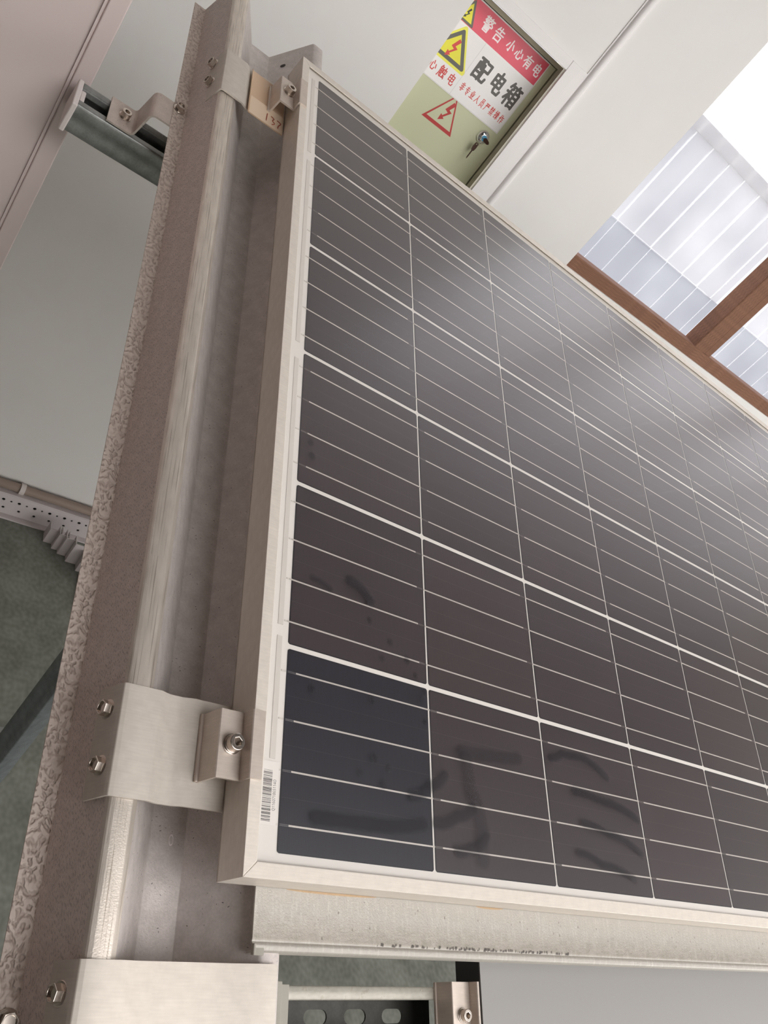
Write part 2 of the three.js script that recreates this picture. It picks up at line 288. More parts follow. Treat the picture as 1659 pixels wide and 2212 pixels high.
// ---------------------------------------------------------------- distribution box in its niche
const G100 = {
  心: [[14, 48, 8, 72], [32, 36, 32, 76, 40, 84, 66, 84, 72, 66], [44, 18, 54, 40], [78, 38, 90, 64]],
  小: [[50, 10, 50, 86, 38, 80], [26, 36, 12, 66], [72, 34, 90, 64]],
  有: [[8, 24, 92, 24], [44, 6, 30, 34, 6, 60], [34, 40, 34, 94], [34, 40, 78, 40, 78, 92, 66, 88], [34, 56, 78, 56], [34, 72, 78, 72]],
  电: [[20, 22, 20, 66], [20, 22, 80, 22, 80, 64], [20, 43, 80, 43], [20, 64, 80, 64], [50, 6, 50, 80, 56, 90, 88, 90, 92, 74]],
  告: [[30, 8, 16, 30], [24, 22, 84, 22], [52, 6, 52, 44], [8, 45, 92, 45], [24, 60, 24, 94], [24, 60, 78, 60, 78, 94], [24, 90, 78, 90]],
  警: [[6, 12, 50, 12], [18, 4, 18, 20], [36, 4, 36, 20], [16, 22, 8, 34], [14, 26, 48, 26, 44, 48], [18, 34, 34, 34, 34, 44, 18, 44, 18, 34], [64, 4, 54, 24], [60, 14, 94, 14], [84, 14, 76, 32, 54, 48], [62, 24, 94, 48], [8, 56, 92, 56], [26, 66, 74, 66], [26, 75, 74, 75], [28, 84, 72, 84, 72, 96, 28, 96, 28, 84]],
  配: [[6, 12, 50, 12], [8, 30, 8, 92], [8, 30, 48, 30, 48, 92], [22, 12, 22, 44, 14, 54], [34, 12, 34, 50, 48, 50], [8, 66, 48, 66], [8, 88, 48, 88], [58, 16, 90, 16, 90, 48], [58, 48, 90, 48], [58, 48, 58, 82, 64, 90, 90, 90, 94, 74]],
  箱: [[22, 4, 10, 24], [18, 14, 46, 14], [30, 16, 36, 26], [66, 4, 54, 24], [62, 14, 94, 14], [76, 16, 82, 26], [6, 44, 46, 44], [26, 30, 26, 96], [26, 46, 6, 76], [28, 52, 44, 68], [56, 34, 56, 96], [56, 34, 90, 34, 90, 96], [56, 54, 90, 54], [56, 74, 90, 74], [56, 92, 90, 92]],
  触: [[24, 4, 10, 26], [20, 14, 42, 14, 34, 28], [14, 30, 14, 70, 6, 94], [14, 30, 44, 30, 44, 90, 36, 88], [29, 30, 29, 84], [14, 48, 44, 48], [14, 66, 44, 66], [56, 26, 56, 56], [56, 26, 92, 26, 92, 56], [56, 54, 92, 54], [74, 8, 74, 88], [54, 88, 92, 84], [84, 70, 94, 92]],
  非: [[40, 6, 40, 94], [60, 6, 60, 94], [40, 24, 10, 24], [40, 46, 12, 46], [40, 70, 6, 72], [60, 24, 90, 24], [60, 46, 88, 46], [60, 70, 94, 70]],
  专: [[18, 20, 82, 20], [6, 40, 94, 40], [48, 4, 36, 58, 80, 58, 54, 82], [34, 72, 66, 96]],
  业: [[38, 8, 38, 88], [62, 8, 62, 88], [14, 30, 26, 66], [86, 28, 74, 66], [4, 88, 96, 88]],
  人: [[50, 6, 46, 40, 10, 92], [48, 36, 66, 70, 94, 92]],
  员: [[28, 6, 72, 6, 72, 28, 28, 28, 28, 6], [20, 40, 20, 78], [20, 40, 80, 40, 80, 78], [50, 48, 48, 72, 12, 96], [58, 78, 88, 96]],
  严: [[8, 14, 92, 14], [38, 14, 38, 36], [62, 14, 62, 36], [18, 22, 26, 36], [82, 20, 74, 36], [8, 40, 94, 40], [18, 40, 16, 70, 4, 94]],
  禁: [[6, 16, 46, 16], [26, 4, 26, 48], [26, 18, 6, 42], [28, 22, 44, 38], [54, 16, 94, 16], [74, 4, 74, 48], [74, 18, 56, 42], [76, 22, 94, 40], [20, 56, 80, 56], [6, 70, 94, 70], [50, 70, 50, 96], [30, 78, 14, 94], [70, 78, 88, 94]],
  操: [[4, 28, 34, 28], [20, 4, 20, 88, 10, 84], [4, 62, 34, 52], [52, 6, 80, 6, 80, 22, 52, 22, 52, 6], [42, 30, 62, 30, 62, 46, 42, 46, 42, 30], [70, 30, 90, 30, 90, 46, 70, 46, 70, 30], [40, 58, 96, 58], [67, 50, 67, 96], [66, 60, 42, 88], [68, 60, 94, 86]],
  作: [[28, 4, 18, 34, 4, 52], [20, 34, 20, 96], [54, 4, 46, 30, 34, 46], [48, 26, 96, 26], [66, 26, 66, 96], [66, 48, 92, 48], [66, 70, 94, 70]],
};
function glyph(c, ch, x, y, w, h, lw, color) {
  c.save(); c.translate(x, y); c.strokeStyle = color; c.lineWidth = lw; c.lineCap = 'round'; c.lineJoin = 'round';
  for (const s of G100[ch]) { c.beginPath(); for (let i = 0; i < s.length; i += 2) c[i ? 'lineTo' : 'moveTo'](s[i] / 100 * w, s[i + 1] / 100 * h); c.stroke(); }
  c.restore();
}
const bolt = (c, x, y, s, color) => { c.fillStyle = color; c.beginPath(); [[0.1, -1], [0.45, -0.85], [0.12, -0.22], [0.5, -0.1], [-0.05, 0.6], [0.14, 0.7], [-0.38, 1.05], [-0.4, 0.42], [-0.2, 0.5], [0.12, 0.06], [-0.3, -0.08]].forEach((p, i) => c[i ? 'lineTo' : 'moveTo'](x + p[0] * s, y + p[1] * s)); c.closePath(); c.fill(); };
const tri = (c, pts, fill, stroke, lw) => { c.beginPath(); pts.forEach((p, i) => c[i ? 'lineTo' : 'moveTo'](...p)); c.closePath(); c.lineJoin = 'round'; if (fill) { c.fillStyle = fill; c.fill(); } if (stroke) { c.strokeStyle = stroke; c.lineWidth = lw; c.stroke(); } };
{
  const DZ = ZB - 0.05, cx = 0.427;
  const b = thing('distribution_box', 'pale green electrical distribution box set in the wall niche, with warning sign on its door', 'electrical box', V(cx, 0.13, DZ));
  const L = (x) => x - cx, T = (y) => y - 0.13;
  part('rim', prism(rect(L(0.29), T(0.13), L(0.5655), T(0.5015)), -0.05, 0.003, 0.001, [rect(L(0.3), T(0.141), L(0.5562), T(0.4925))]), M.rim, b);
  part('back_plate', box(L(0.565) - L(0.291), 0.36, 0.003, (L(0.565) + L(0.291)) / 2, 0.19, -0.045), M.rim, b);
  const door = part('door', box(0.2535, 0.3495, 0.012, (L(0.301) + L(0.5545)) / 2, (T(0.142) + T(0.4915)) / 2, -0.006, 0.0015), M.green, b);
  // print on the door: a red warning triangle half hidden by the sign
  const mk = canvasTex(512, 512, (c) => { c.fillStyle = '#c9cbaa'; c.fillRect(0, 0, 512, 512); tri(c, [[256, 46], [478, 446], [34, 446]], null, '#b93a38', 46); bolt(c, 262, 270, 120, '#b93a38'); });
  const tr = new THREE.Shape([[-0.0405, 0], [0.0405, 0], [0, 0.073]].map((p) => new THREE.Vector2(...p)));
  const tg = new THREE.ExtrudeGeometry(tr, { depth: 0.0002, bevelEnabled: false });
  { const q = tg.attributes.position, u = tg.attributes.uv; for (let i = 0; i < q.count; i++) u.setXY(i, 0.5 + q.getX(i) / 0.0405 * 0.4335 * 1.03, 0.13 + (q.getY(i) - 0.0) / 0.073 * 0.78 - 0.03); }
  tg.translate(L(0.4165), T(0.2655), 0.0001);
  part('warning_triangle', tg, std({ name: 'triangle_print', map: mk, roughness: 0.45 }), b);
  const sign = canvasTex(1536, 1024, (c, w, h) => {  // print tones lightened and greyed: flare haze is put into the colours
    c.fillStyle = '#f3f0ee'; c.fillRect(0, 0, w, h);
    c.fillStyle = '#e8586c'; c.fillRect(14, 14, w - 28, 296);
    // upper emblem
    tri(c, [[250, 60], [390, 290], [110, 290]], '#ece53c', '#66645a', 26); bolt(c, 250, 205, 60, '#33332e');
    '警告'.split('').forEach((g, i) => glyph(c, g, 470 + i * 190, 66, 150, 170, 17, '#fbeeee'));
    '小心有电'.split('').forEach((g, i) => glyph(c, g, 880 + i * 160, 72, 135, 165, 17, '#fbeeee'));
    // left field
    tri(c, [[346, 350], [640, 740], [52, 740]], '#f0ec5a', '#f0ec5a', 60); tri(c, [[346, 385], [606, 716], [86, 716]], '#ece53c', '#605e58', 46);
    bolt(c, 352, 590, 120, '#d8463f');
    '小心触电'.split('').forEach((g, i) => glyph(c, g, 60 + i * 150, 800, 115, 150, 13, '#d0403c'));
    c.strokeStyle = '#c4c0be'; c.lineWidth = 3; c.beginPath(); c.moveTo(664, 312); c.lineTo(664, h); c.stroke(); c.strokeRect(8, 8, w - 16, h - 16);
    '配电箱'.split('').forEach((g, i) => glyph(c, g, 730 + i * 268, 420, 215, 290, 34, '#57534f'));
    '非专业人员严禁操作'.split('').forEach((g, i) => glyph(c, g, 716 + i * 88, 800, 66, 110, 9, '#d0403c'));
  });
  const sg = box(0.245, 0.1635, 0.0012, L(0.415), T(0.4095), 0.0007);
  { const n = sg.attributes.normal, u = sg.attributes.uv; for (let i = 0; i < n.count; i++) if (n.getZ(i) < 0.5) u.setXY(i, 0.004, 0.4); }
  part('warning_sign', sg, phy({ name: 'hazy_sign_print', map: sign, roughness: 0.35, clearcoat: 0.3, clearcoatRoughness: 0.2 }), b);
  const lock = new THREE.LatheGeometry([[0, 0.009], [0.007, 0.009], [0.0075, 0.0075], [0.0105, 0.007], [0.0135, 0.004], [0.0145, 0]].map((p) => new THREE.Vector2(...p)), 32); lock.rotateX(Math.PI / 2); lock.translate(L(0.5165), T(0.306), 0);
  const lk = part('lock', lock, M.chrome, b);
  part('lock_face', (() => { const g = new THREE.CylinderGeometry(0.0062, 0.0062, 0.001, 24); g.rotateX(Math.PI / 2); g.translate(L(0.5165), T(0.306), 0.0095); return g; })(), M.blue, lk);
  // keys
  const k = thing('key_ring', 'small dark key ring with two keys hanging from the chrome lock of the green box', 'keys', V(0.5165, 0.306, DZ + 0.01));
  const kb = prism([[0, -0.002], [0.004, -0.0045], [0.013, -0.0035], [0.016, -0.001], [0.016, 0.001], [0.013, 0.0035], [0.004, 0.0045], [0, 0.002]], -0.0008, 0.0008, 0.0003); kb.rotateY(-0.9); kb.rotateZ(-0.25);
  part('key', kb, M.key, k);
  const hang = prism([[-0.0042, 0.002], [-0.0028, 0.0045], [0.0028, 0.0045], [0.0042, 0.002], [0.0046, -0.006], [0.0036, -0.0125], [0.0014, -0.0145], [0.0012, -0.03], [0, -0.034], [-0.0012, -0.03], [-0.0014, -0.0145], [-0.0036, -0.0125], [-0.0046, -0.006]], -0.0008, 0.0008, 0.0003, [circle(0.0014, 12, 0, 0.0012)]); hang.translate(-0.0075, -0.0185, 0.003);
  part('key', hang, M.key, k);
  const ring = new THREE.TorusGeometry(0.009, 0.0005, 8, 32); ring.scale(0.8, 1, 1); ring.rotateY(0.5); ring.translate(-0.004, -0.009, 0.0035);
  part('ring', ring, M.steel, k);
}

// ---------------------------------------------------------------- roof sheet under the module
const SHEET = [[-0.1475, -0.0945], [-0.131, -0.0945, 0.0025], [-0.1165, -0.0335, 0.005], [-0.0975, -0.0335, 0.006], [-0.0558, -0.0925, 0.002], [-0.025, -0.0925, 0.0015], [0.0135, -0.0335, 0.005], [0.029, -0.0335, 0.005], [0.0425, -0.0545]];
const SHQ = QP.clone().multiply(new THREE.Quaternion().setFromAxisAngle(V(0, 0, 1), 0.0032));
{
  const t = inPanel('roof_sheet', 'long ribbed galvanised steel roof sheet with embossed surface running beside the solar panel', 'roof sheet', [0.0006, 0, 0]);
  t.quaternion.copy(SHQ);
  const poly = fillet(SHEET);
  const g = sweep(poly, 0.001, -0.24, 1.11, alongY, { mats: (i, p) => { const x = (p[i][0] + p[i + 1][0]) / 2; return x < -0.1305 ? 0 : x < -0.1185 ? 1 : x < -0.0925 ? 2 : 3; } });
  const m = part('ribbed_sheet', g, [M.stucco, M.fine, M.streak, M.galv], t);
}
{ // marks on the valley of the sheet: a white drip, a hole near the far end
  const t = scene.children.find((o) => o.name === 'roof_sheet');
  const g = new THREE.TorusGeometry(0.0022, 0.0006, 8, 20); g.scale(0.8, 1.7, 0.8); g.translate(-0.0375, 0.0178, -0.0917); part('drip', g, M.caulk, t);
  const h = new THREE.CylinderGeometry(0.0042, 0.0042, 0.0004, 20); h.scale(1, 1, 0.7); h.rotateX(Math.PI / 2); h.rotateY(-0.99); h.translate(-0.0118 - 0.001, 1.075, -0.0713); part('hole', h, M.hole, t);
}
// fasteners
function hexScrew(parent, x, y, z, tilt, spin = 0, s = 1) {   // axis along local z before tilting about y
  const q = new THREE.Matrix4().makeTranslation(x, y, z).multiply(new THREE.Matrix4().makeRotationY(tilt)).multiply(new THREE.Matrix4().makeRotationZ(spin)).multiply(new THREE.Matrix4().makeScale(s, s, s));
  const wsh = new THREE.LatheGeometry([[0, 0], [0.0066, 0], [0.0068, 0.0006], [0.0062, 0.0013], [0, 0.0016]].map((p) => new THREE.Vector2(...p)), 28); wsh.rotateX(Math.PI / 2);
  const head = prism(circle(0.0052, 6), 0.001, 0.0062, 0.0004, [circle(0.0036, 20)]);
  const cup = new THREE.CylinderGeometry(0.0037, 0.003, 0.001, 20); cup.rotateX(Math.PI / 2); cup.translate(0, 0, 0.0042);
  const m = part('hex_screw', merge(head, cup).applyMatrix4(q), M.steel, parent);
  part('washer', wsh.applyMatrix4(q), M.steel, m);
}
function socketBolt(parent, x, y, z, s = 1) {
  const cap = prism(circle(0.0063, 40), 0.0022, 0.0092, 0.0005, [circle(0.0033, 6, 0, 0, 0.3)]);
  const base = new THREE.CylinderGeometry(0.006, 0.006, 0.002, 36); base.rotateX(Math.PI / 2); base.translate(0, 0, 0.0032);
  const q = new THREE.Matrix4().makeTranslation(x, y, z).multiply(new THREE.Matrix4().makeScale(s, s, s));
  const m = part('socket_bolt', merge(cap, base).applyMatrix4(q), M.steel, parent);
  const w = prism(circle(0.0078, 36), 0, 0.0012, 0.0003), l = prism(circle(0.0068, 36), 0.0012, 0.0024, 0.0003);
  part('washer', merge(w, l).applyMatrix4(q), M.steel, m);
}
const TILT = -1.336;    // normal of the steep rib side
const ribLeft = (z) => -0.131 + (z + 0.0945) / 0.061 * 0.0145 - 0.0028;
function ribBracket(label, y0, y1, x1, screws, { step = false } = {}) {
  const yc = (y0 + y1) / 2;
  const t = inPanel('rib_bracket', label, 'bracket', [0, yc, -0.03], 'aluminium brackets gripping the roof rib');
  const pl = [[ribLeft(-0.0585) + 0.0006, -0.0585], [-0.1196, -0.0306, 0.004], [-0.0905, -0.0306, 0.002], [-0.0815, -0.0345, 0.002], [-0.07, -0.0345, 0.002], [-0.0625, -0.0316, 0.002]];
  if (step) pl.splice(4, 2, [-0.006, -0.0345, 0.001], [0.0095, -0.0300, 0.001], [x1, -0.0300]); else pl.push([x1, -0.0316]);
  part('plate', sweep(fillet(pl.map(([a, b, r]) => [a, b + 0.03, r])), 0.0022, y0 - yc, y1 - yc, alongY), M.alu, t);
  for (const [y, z, spin] of screws) hexScrew(t, ribLeft(z) - 0.0006, y - yc, z + 0.03, TILT, spin, 1.12);
  return t;
}
ribBracket('aluminium rib bracket in the middle, with two hex screws and the barcode-side clamp on it', 0.0295, 0.1095, 0.03, [[0.0925, -0.0455, 0.3], [0.0515, -0.0435, 0.1]]);
{
  const t = ribBracket('upper aluminium rib bracket partly covered by brown film, near the far sheet end', 0.856, 0.9405, 0.03, [[0.9415 - 0.012, -0.0525, 0.5], [0.899 - 0.008, -0.0535, 0.2]]);
  const yc = (0.856 + 0.9405) / 2;
  part('protective_film', sweep(fillet([[-0.0825, 0.0016], [-0.08, -0.0002, 0.001], [-0.031, -0.0002]]), 0.0008, 0.8475 - yc, 0.936 - yc, alongY), M.film, t);
  part('film_layer', sweep([[-0.0805, 0.0008], [-0.031, 0.0008]], 0.0006, 0.8475 - yc, 0.882 - yc, alongY), M.filmTop, t);
  const mark = (pts) => { const c = new THREE.CatmullRomCurve3(pts.map(([x, y]) => V(x, y - yc, 0.0013))); return new THREE.TubeGeometry(c, 16, 0.0007, 5); };
  part('marker_writing', merge(mark([[-0.055, 0.868], [-0.0555, 0.86], [-0.056, 0.853]]), mark([[-0.0495, 0.868], [-0.045, 0.866], [-0.047, 0.861], [-0.0435, 0.858], [-0.0475, 0.853]]), mark([[-0.0405, 0.868], [-0.035, 0.866], [-0.038, 0.858], [-0.0385, 0.853]])), M.ink, t);
}
ribBracket('nearest aluminium rib bracket at the bottom edge, wide plate with one hex screw showing', -0.152, -0.0685, 0.0262, [[-0.0868, -0.0455, 0.2], [-0.132, -0.0455, 0.4]], { step: true });
{ // lap fastener on the sheet lip
  const s = scene.children.find((o) => o.name === 'roof_sheet'); hexScrew(s, -0.1365, -0.1015, -0.0938, 0, 0.2, 1.2);
}

// ---------------------------------------------------------------- module clamps
function endClamp(label, x, y, len, zBase, w = 0.0215, hgt = 0.0245, wall = 0.0135, hook = 0.0085, s = 1) {
  // x: the face that bears on the frame; zBase: underside of the foot
  const t = inPanel('end_clamp', label, 'clamp', [x, y, zBase], 'aluminium end clamps with socket bolts');
  const f = hgt, th = 0.0024, pts = [[-w - 0.0028, 0], [-w - 0.0012, 0.006, 0.003], [-w, f - th / 2, 0.0006], [-0.0012, f - th / 2, 0.0006], [-0.0012, f + wall - th / 2, 0.0006], [hook, f + wall - th / 2]];
  part('clamp_body', merge(sweep(fillet(pts, 3), th, -len / 2, len / 2, alongY, { crease: 0.5 }), box(0.004, len, 0.0032, -w - 0.0032, 0, 0.0017, 0.0005)), M.clamp, t);
  socketBolt(t, -w * 0.5 - 0.0005, 0, f, s);
  return t;
}
endClamp('lower aluminium end clamp with socket bolt holding the panel frame beside the barcode', -0.0295, 0.0728, 0.051, -0.0305);
endClamp('upper aluminium end clamp with socket bolt near the far corner of the solar panel', -0.0295, 0.9, 0.052, -0.0305);

// ---------------------------------------------------------------- the solar module
const C = 0.15675, GX = 0.0023, GY = 0.0042, NC = 10, NR = 6;
const X0 = -0.0295, X1 = NC * C + (NC - 1) * GX + 0.0295, Y0 = -0.0185, Y1 = NR * C + (NR - 1) * GY + 0.0195, ZT = 0.005, ZL = -0.030;
{
  const t = inPanel('solar_panel', 'large dark framed solar panel of sixty cells lying on the brackets', 'solar panel', [0, 0, 0]);
  const w = 0.011;
  const rails = [[[X0, Y0], [X1, Y0], 0, 1], [[X1, Y0], [X1, Y1], -1, 0], [[X1, Y1], [X0, Y1], 0, -1], [[X0, Y1], [X0, Y0], 1, 0]];
  for (const [a, b, nx, ny] of rails) {
    const d = [Math.sign(b[0] - a[0]), Math.sign(b[1] - a[1])];
    const mitre = (k) => [a, b, [b[0] + nx * k - d[0] * k, b[1] + ny * k - d[1] * k], [a[0] + nx * k + d[0] * k, a[1] + ny * k + d[1] * k]];
    part('frame_rail', merge(prism(mitre(w), 0.0036, ZT, 0.0006), prism(mitre(0.002), ZL, 0.0042, 0.0003), prism(mitre(0.03), ZL, ZL + 0.0018, 0)), M.frame, t);
  }
  part('backsheet', box(X1 - X0 - 0.006, Y1 - Y0 - 0.006, 0.001, (X0 + X1) / 2, (Y0 + Y1) / 2, 0.0003), M.back, t);
  // cell print: silver finger lines across, printed busbars, dashed rear contact lines
  const N = 1024, mm = N / 156.75;
  const cellTex = (flip, tone) => {
    const c = canvasTex(N, N, (g) => {
      g.fillStyle = tone; g.fillRect(0, 0, N, N);
      const k = Math.round(156.75 / 1.55);
      g.fillStyle = 'rgba(150,140,140,0.13)';
      for (let i = 0; i < k; i++) g.fillRect((i + 0.5) * N / k - 1, 0, 2.2, N);
      g.fillStyle = 'rgba(170,160,158,0.28)';
      for (const f of [0.25, 0.5, 0.75]) for (let i = 0; i < k * 1; i++) g.fillRect(i * N / k + 2, f * N - 1.5, 6, 3);
      g.fillStyle = 'rgba(170,165,160,0.75)';
      for (const f of [1, 3, 5, 7]) { const y = f / 8 * N, x = flip ? N - 9.5 * mm : 0; g.fillRect(x, y - 4.4, 9.5 * mm, 2.4); g.fillRect(x, y + 2.0, 9.5 * mm, 2.4); }
      g.strokeStyle = 'rgba(20,18,24,0.9)'; g.lineWidth = 8; g.strokeRect(2, 2, N - 4, N - 4);
    });
    c.repeat.set(1 / C, 1 / C); c.wrapS = c.wrapT = THREE.RepeatWrapping; return c;
  };
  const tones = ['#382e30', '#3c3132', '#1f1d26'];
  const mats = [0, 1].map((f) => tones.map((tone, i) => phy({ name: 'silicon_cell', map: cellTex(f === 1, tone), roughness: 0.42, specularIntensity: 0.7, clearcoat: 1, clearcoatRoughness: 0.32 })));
  const r = 0.0018, sh = new THREE.Shape();
  sh.moveTo(r, 0); sh.lineTo(C - r, 0); sh.quadraticCurveTo(C - r * 0.3, r * 0.3, C, r); sh.lineTo(C, C - r); sh.quadraticCurveTo(C - r * 0.3, C - r * 0.3, C - r, C); sh.lineTo(r, C); sh.quadraticCurveTo(r * 0.3, C - r * 0.3, 0, C - r); sh.lineTo(0, r); sh.quadraticCurveTo(r * 0.3, r * 0.3, r, 0);
  const cellG = new THREE.ExtrudeGeometry(sh, { depth: 0.0003, bevelEnabled: false, curveSegments: 3 });
  const rb = [0, 1].map((f) => { const x0 = f ? -GX : 0.009, x1 = f ? C - 0.009 : C + GX; return box(x1 - x0, 0.0013, 0.0003, (x0 + x1) / 2, 0, 0.00045); });
  for (let j = 0; j < NR; j++) for (let i = 0; i < NC; i++) {
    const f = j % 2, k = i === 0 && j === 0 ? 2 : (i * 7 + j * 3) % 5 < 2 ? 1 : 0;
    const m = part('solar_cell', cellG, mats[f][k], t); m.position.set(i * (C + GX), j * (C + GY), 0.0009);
    for (const q of [1, 3, 5, 7]) { const b = part('busbar', rb[f], M.ribbon, m); b.position.y = q / 8 * C; }
  }
  const strip = std({ name: 'bus_ribbon', color: 0xdad3ca, metalness: 0.1, roughness: 0.4 });
  for (const [y0, y1] of [[0.066, 0.166], [0.176, 0.468], [0.49, 0.785], [0.802, 0.955]]) part('bus_ribbon', box(0.005, y1 - y0, 0.0002, -0.0085, (y0 + y1) / 2, 0.001), strip, t);
  for (let j = 0; j < NR; j++) for (const q of [1, 3, 5, 7]) part('ribbon_end', box(0.0045, 0.0014, 0.0002, -0.0028, j * (C + GY) + q / 8 * C, 0.0011), strip, t);
  const lab = canvasTex(256, 1024, (g, W, H) => {
    g.fillStyle = '#e9e3dc'; g.fillRect(0, 0, W, H); g.fillStyle = '#3c3833';
    let q = 5; const r2 = () => { q = (q * 1664525 + 1013904223) >>> 0; return q / 4294967296; };
    for (let y = 150; y < H - 60;) { const a = 4 + Math.floor(r2() * 3) * 4; g.fillRect(22, y, 140, a); y += a + 5 + Math.floor(r2() * 3) * 4; }
    g.save(); g.translate(226, H - 230); g.rotate(-Math.PI / 2); g.font = '62px sans-serif'; g.fillText('Q116071865114O', 0, 0, 560); g.restore();
  });
  const lg = box(0.0145, 0.046, 0.0002, -0.0097, 0.041, 0.0013);
  part('barcode_label', lg, std({ name: 'barcode_print', map: lab, roughness: 0.6 }), t);
  part('glass', new THREE.PlaneGeometry(X1 - X0 - 0.008, Y1 - Y0 - 0.008).translate((X0 + X1) / 2, (Y0 + Y1) / 2, 0.0032), M.glass, t);
  // damp smears and drops left on the glass near the lower corner
  const SW = 0.56, SH = 0.42, DW = 2048, DH = 1536, dust = canvasTex(DW, DH, (g) => {
    const sx = DW / SW, X = (x) => (x - X0) * sx, Y = (y) => DH - (y - Y0) * sx;
    g.fillStyle = 'rgb(0,0,0)'; g.fillRect(0, 0, DW, DH);
    let q = 11; const r2 = () => { q = (q * 1664525 + 1013904223) >>> 0; return q / 4294967296; };
    g.filter = 'blur(4px)';
    const wipe = (pts, w, a) => { g.lineCap = 'round'; g.lineJoin = 'round'; g.strokeStyle = `rgba(255,255,255,${a * 0.42})`; for (const k of [1, 0.8]) { g.lineWidth = w * sx * k; g.beginPath(); pts.forEach((p, i) => i ? g.quadraticCurveTo(X((pts[i - 1][0] + p[0]) / 2), Y(pts[i - 1][1]), X(p[0]), Y(p[1])) : g.moveTo(X(p[0]), Y(p[1]))); g.stroke(); } };
    wipe([[0.032, 0.028], [0.0865, 0.029], [0.145, 0.036]], 0.011, 0.75);
    wipe([[0.062, 0.238], [0.087, 0.224]], 0.010, 0.7); wipe([[0.02, 0.227], [0.04, 0.222]], 0.006, 0.5);
    wipe([[0.326, 0.121], [0.345, 0.128], [0.3745, 0.1297], [0.4195, 0.1148]], 0.008, 0.75);
    wipe([[0.3588, 0.0925], [0.4049, 0.0888], [0.4642, 0.0772]], 0.0085, 0.75);
    wipe([[0.3674, 0.0624], [0.4049, 0.0565], [0.4623, 0.0418]], 0.0075, 0.7);
    wipe([[0.354, 0.033], [0.3891, 0.0252], [0.442, 0.0154]], 0.008, 0.65);
    wipe([[0.1326, 0.057], [0.155, 0.069], [0.1723, 0.08]], 0.010, 0.6); wipe([[0.16, 0.038], [0.186, 0.047], [0.206, 0.056]], 0.011, 0.55);
    wipe([[0.185, 0.018], [0.2, 0.022], [0.222, 0.034]], 0.010, 0.55); wipe([[0.195, 0.105], [0.24, 0.108], [0.275, 0.112]], 0.013, 0.35); wipe([[0.2, 0.1], [0.205, 0.07], [0.218, 0.035], [0.216, 0.014]], 0.016, 0.3);
    for (const [x, y, r] of [[0.085, 0.205, 5], [0.11, 0.19, 5], [0.13, 0.178, 6], [0.14, 0.165, 5], [0.1, 0.172, 4.5], [0.15, 0.152, 5], [0.148, 0.143, 5], [0.024, 0.127, 6], [0.088, 0.131, 5], [0.15, 0.124, 4], [0.09, 0.082, 6], [0.106, 0.076, 5], [0.075, 0.068, 5], [0.1, 0.062, 6], [0.014, 0.355, 7], [0.012, 0.37, 6]]) { g.fillStyle = 'rgba(255,255,255,0.42)'; g.beginPath(); g.ellipse(X(x), Y(y), r / 1000 * sx * 0.5, r / 1000 * sx * 0.62, 0, 0, 7); g.fill(); }
  });
  dust.colorSpace = THREE.NoColorSpace;
part('smear', new THREE.PlaneGeometry(SW, SH).translate(X0 + SW / 2, Y0 + SH / 2, 0.0035), std({ name: 'damp_smear', color: 0x191720, alphaMap: dust, transparent: true, opacity: 1, roughness: 0.5 }), t);
}

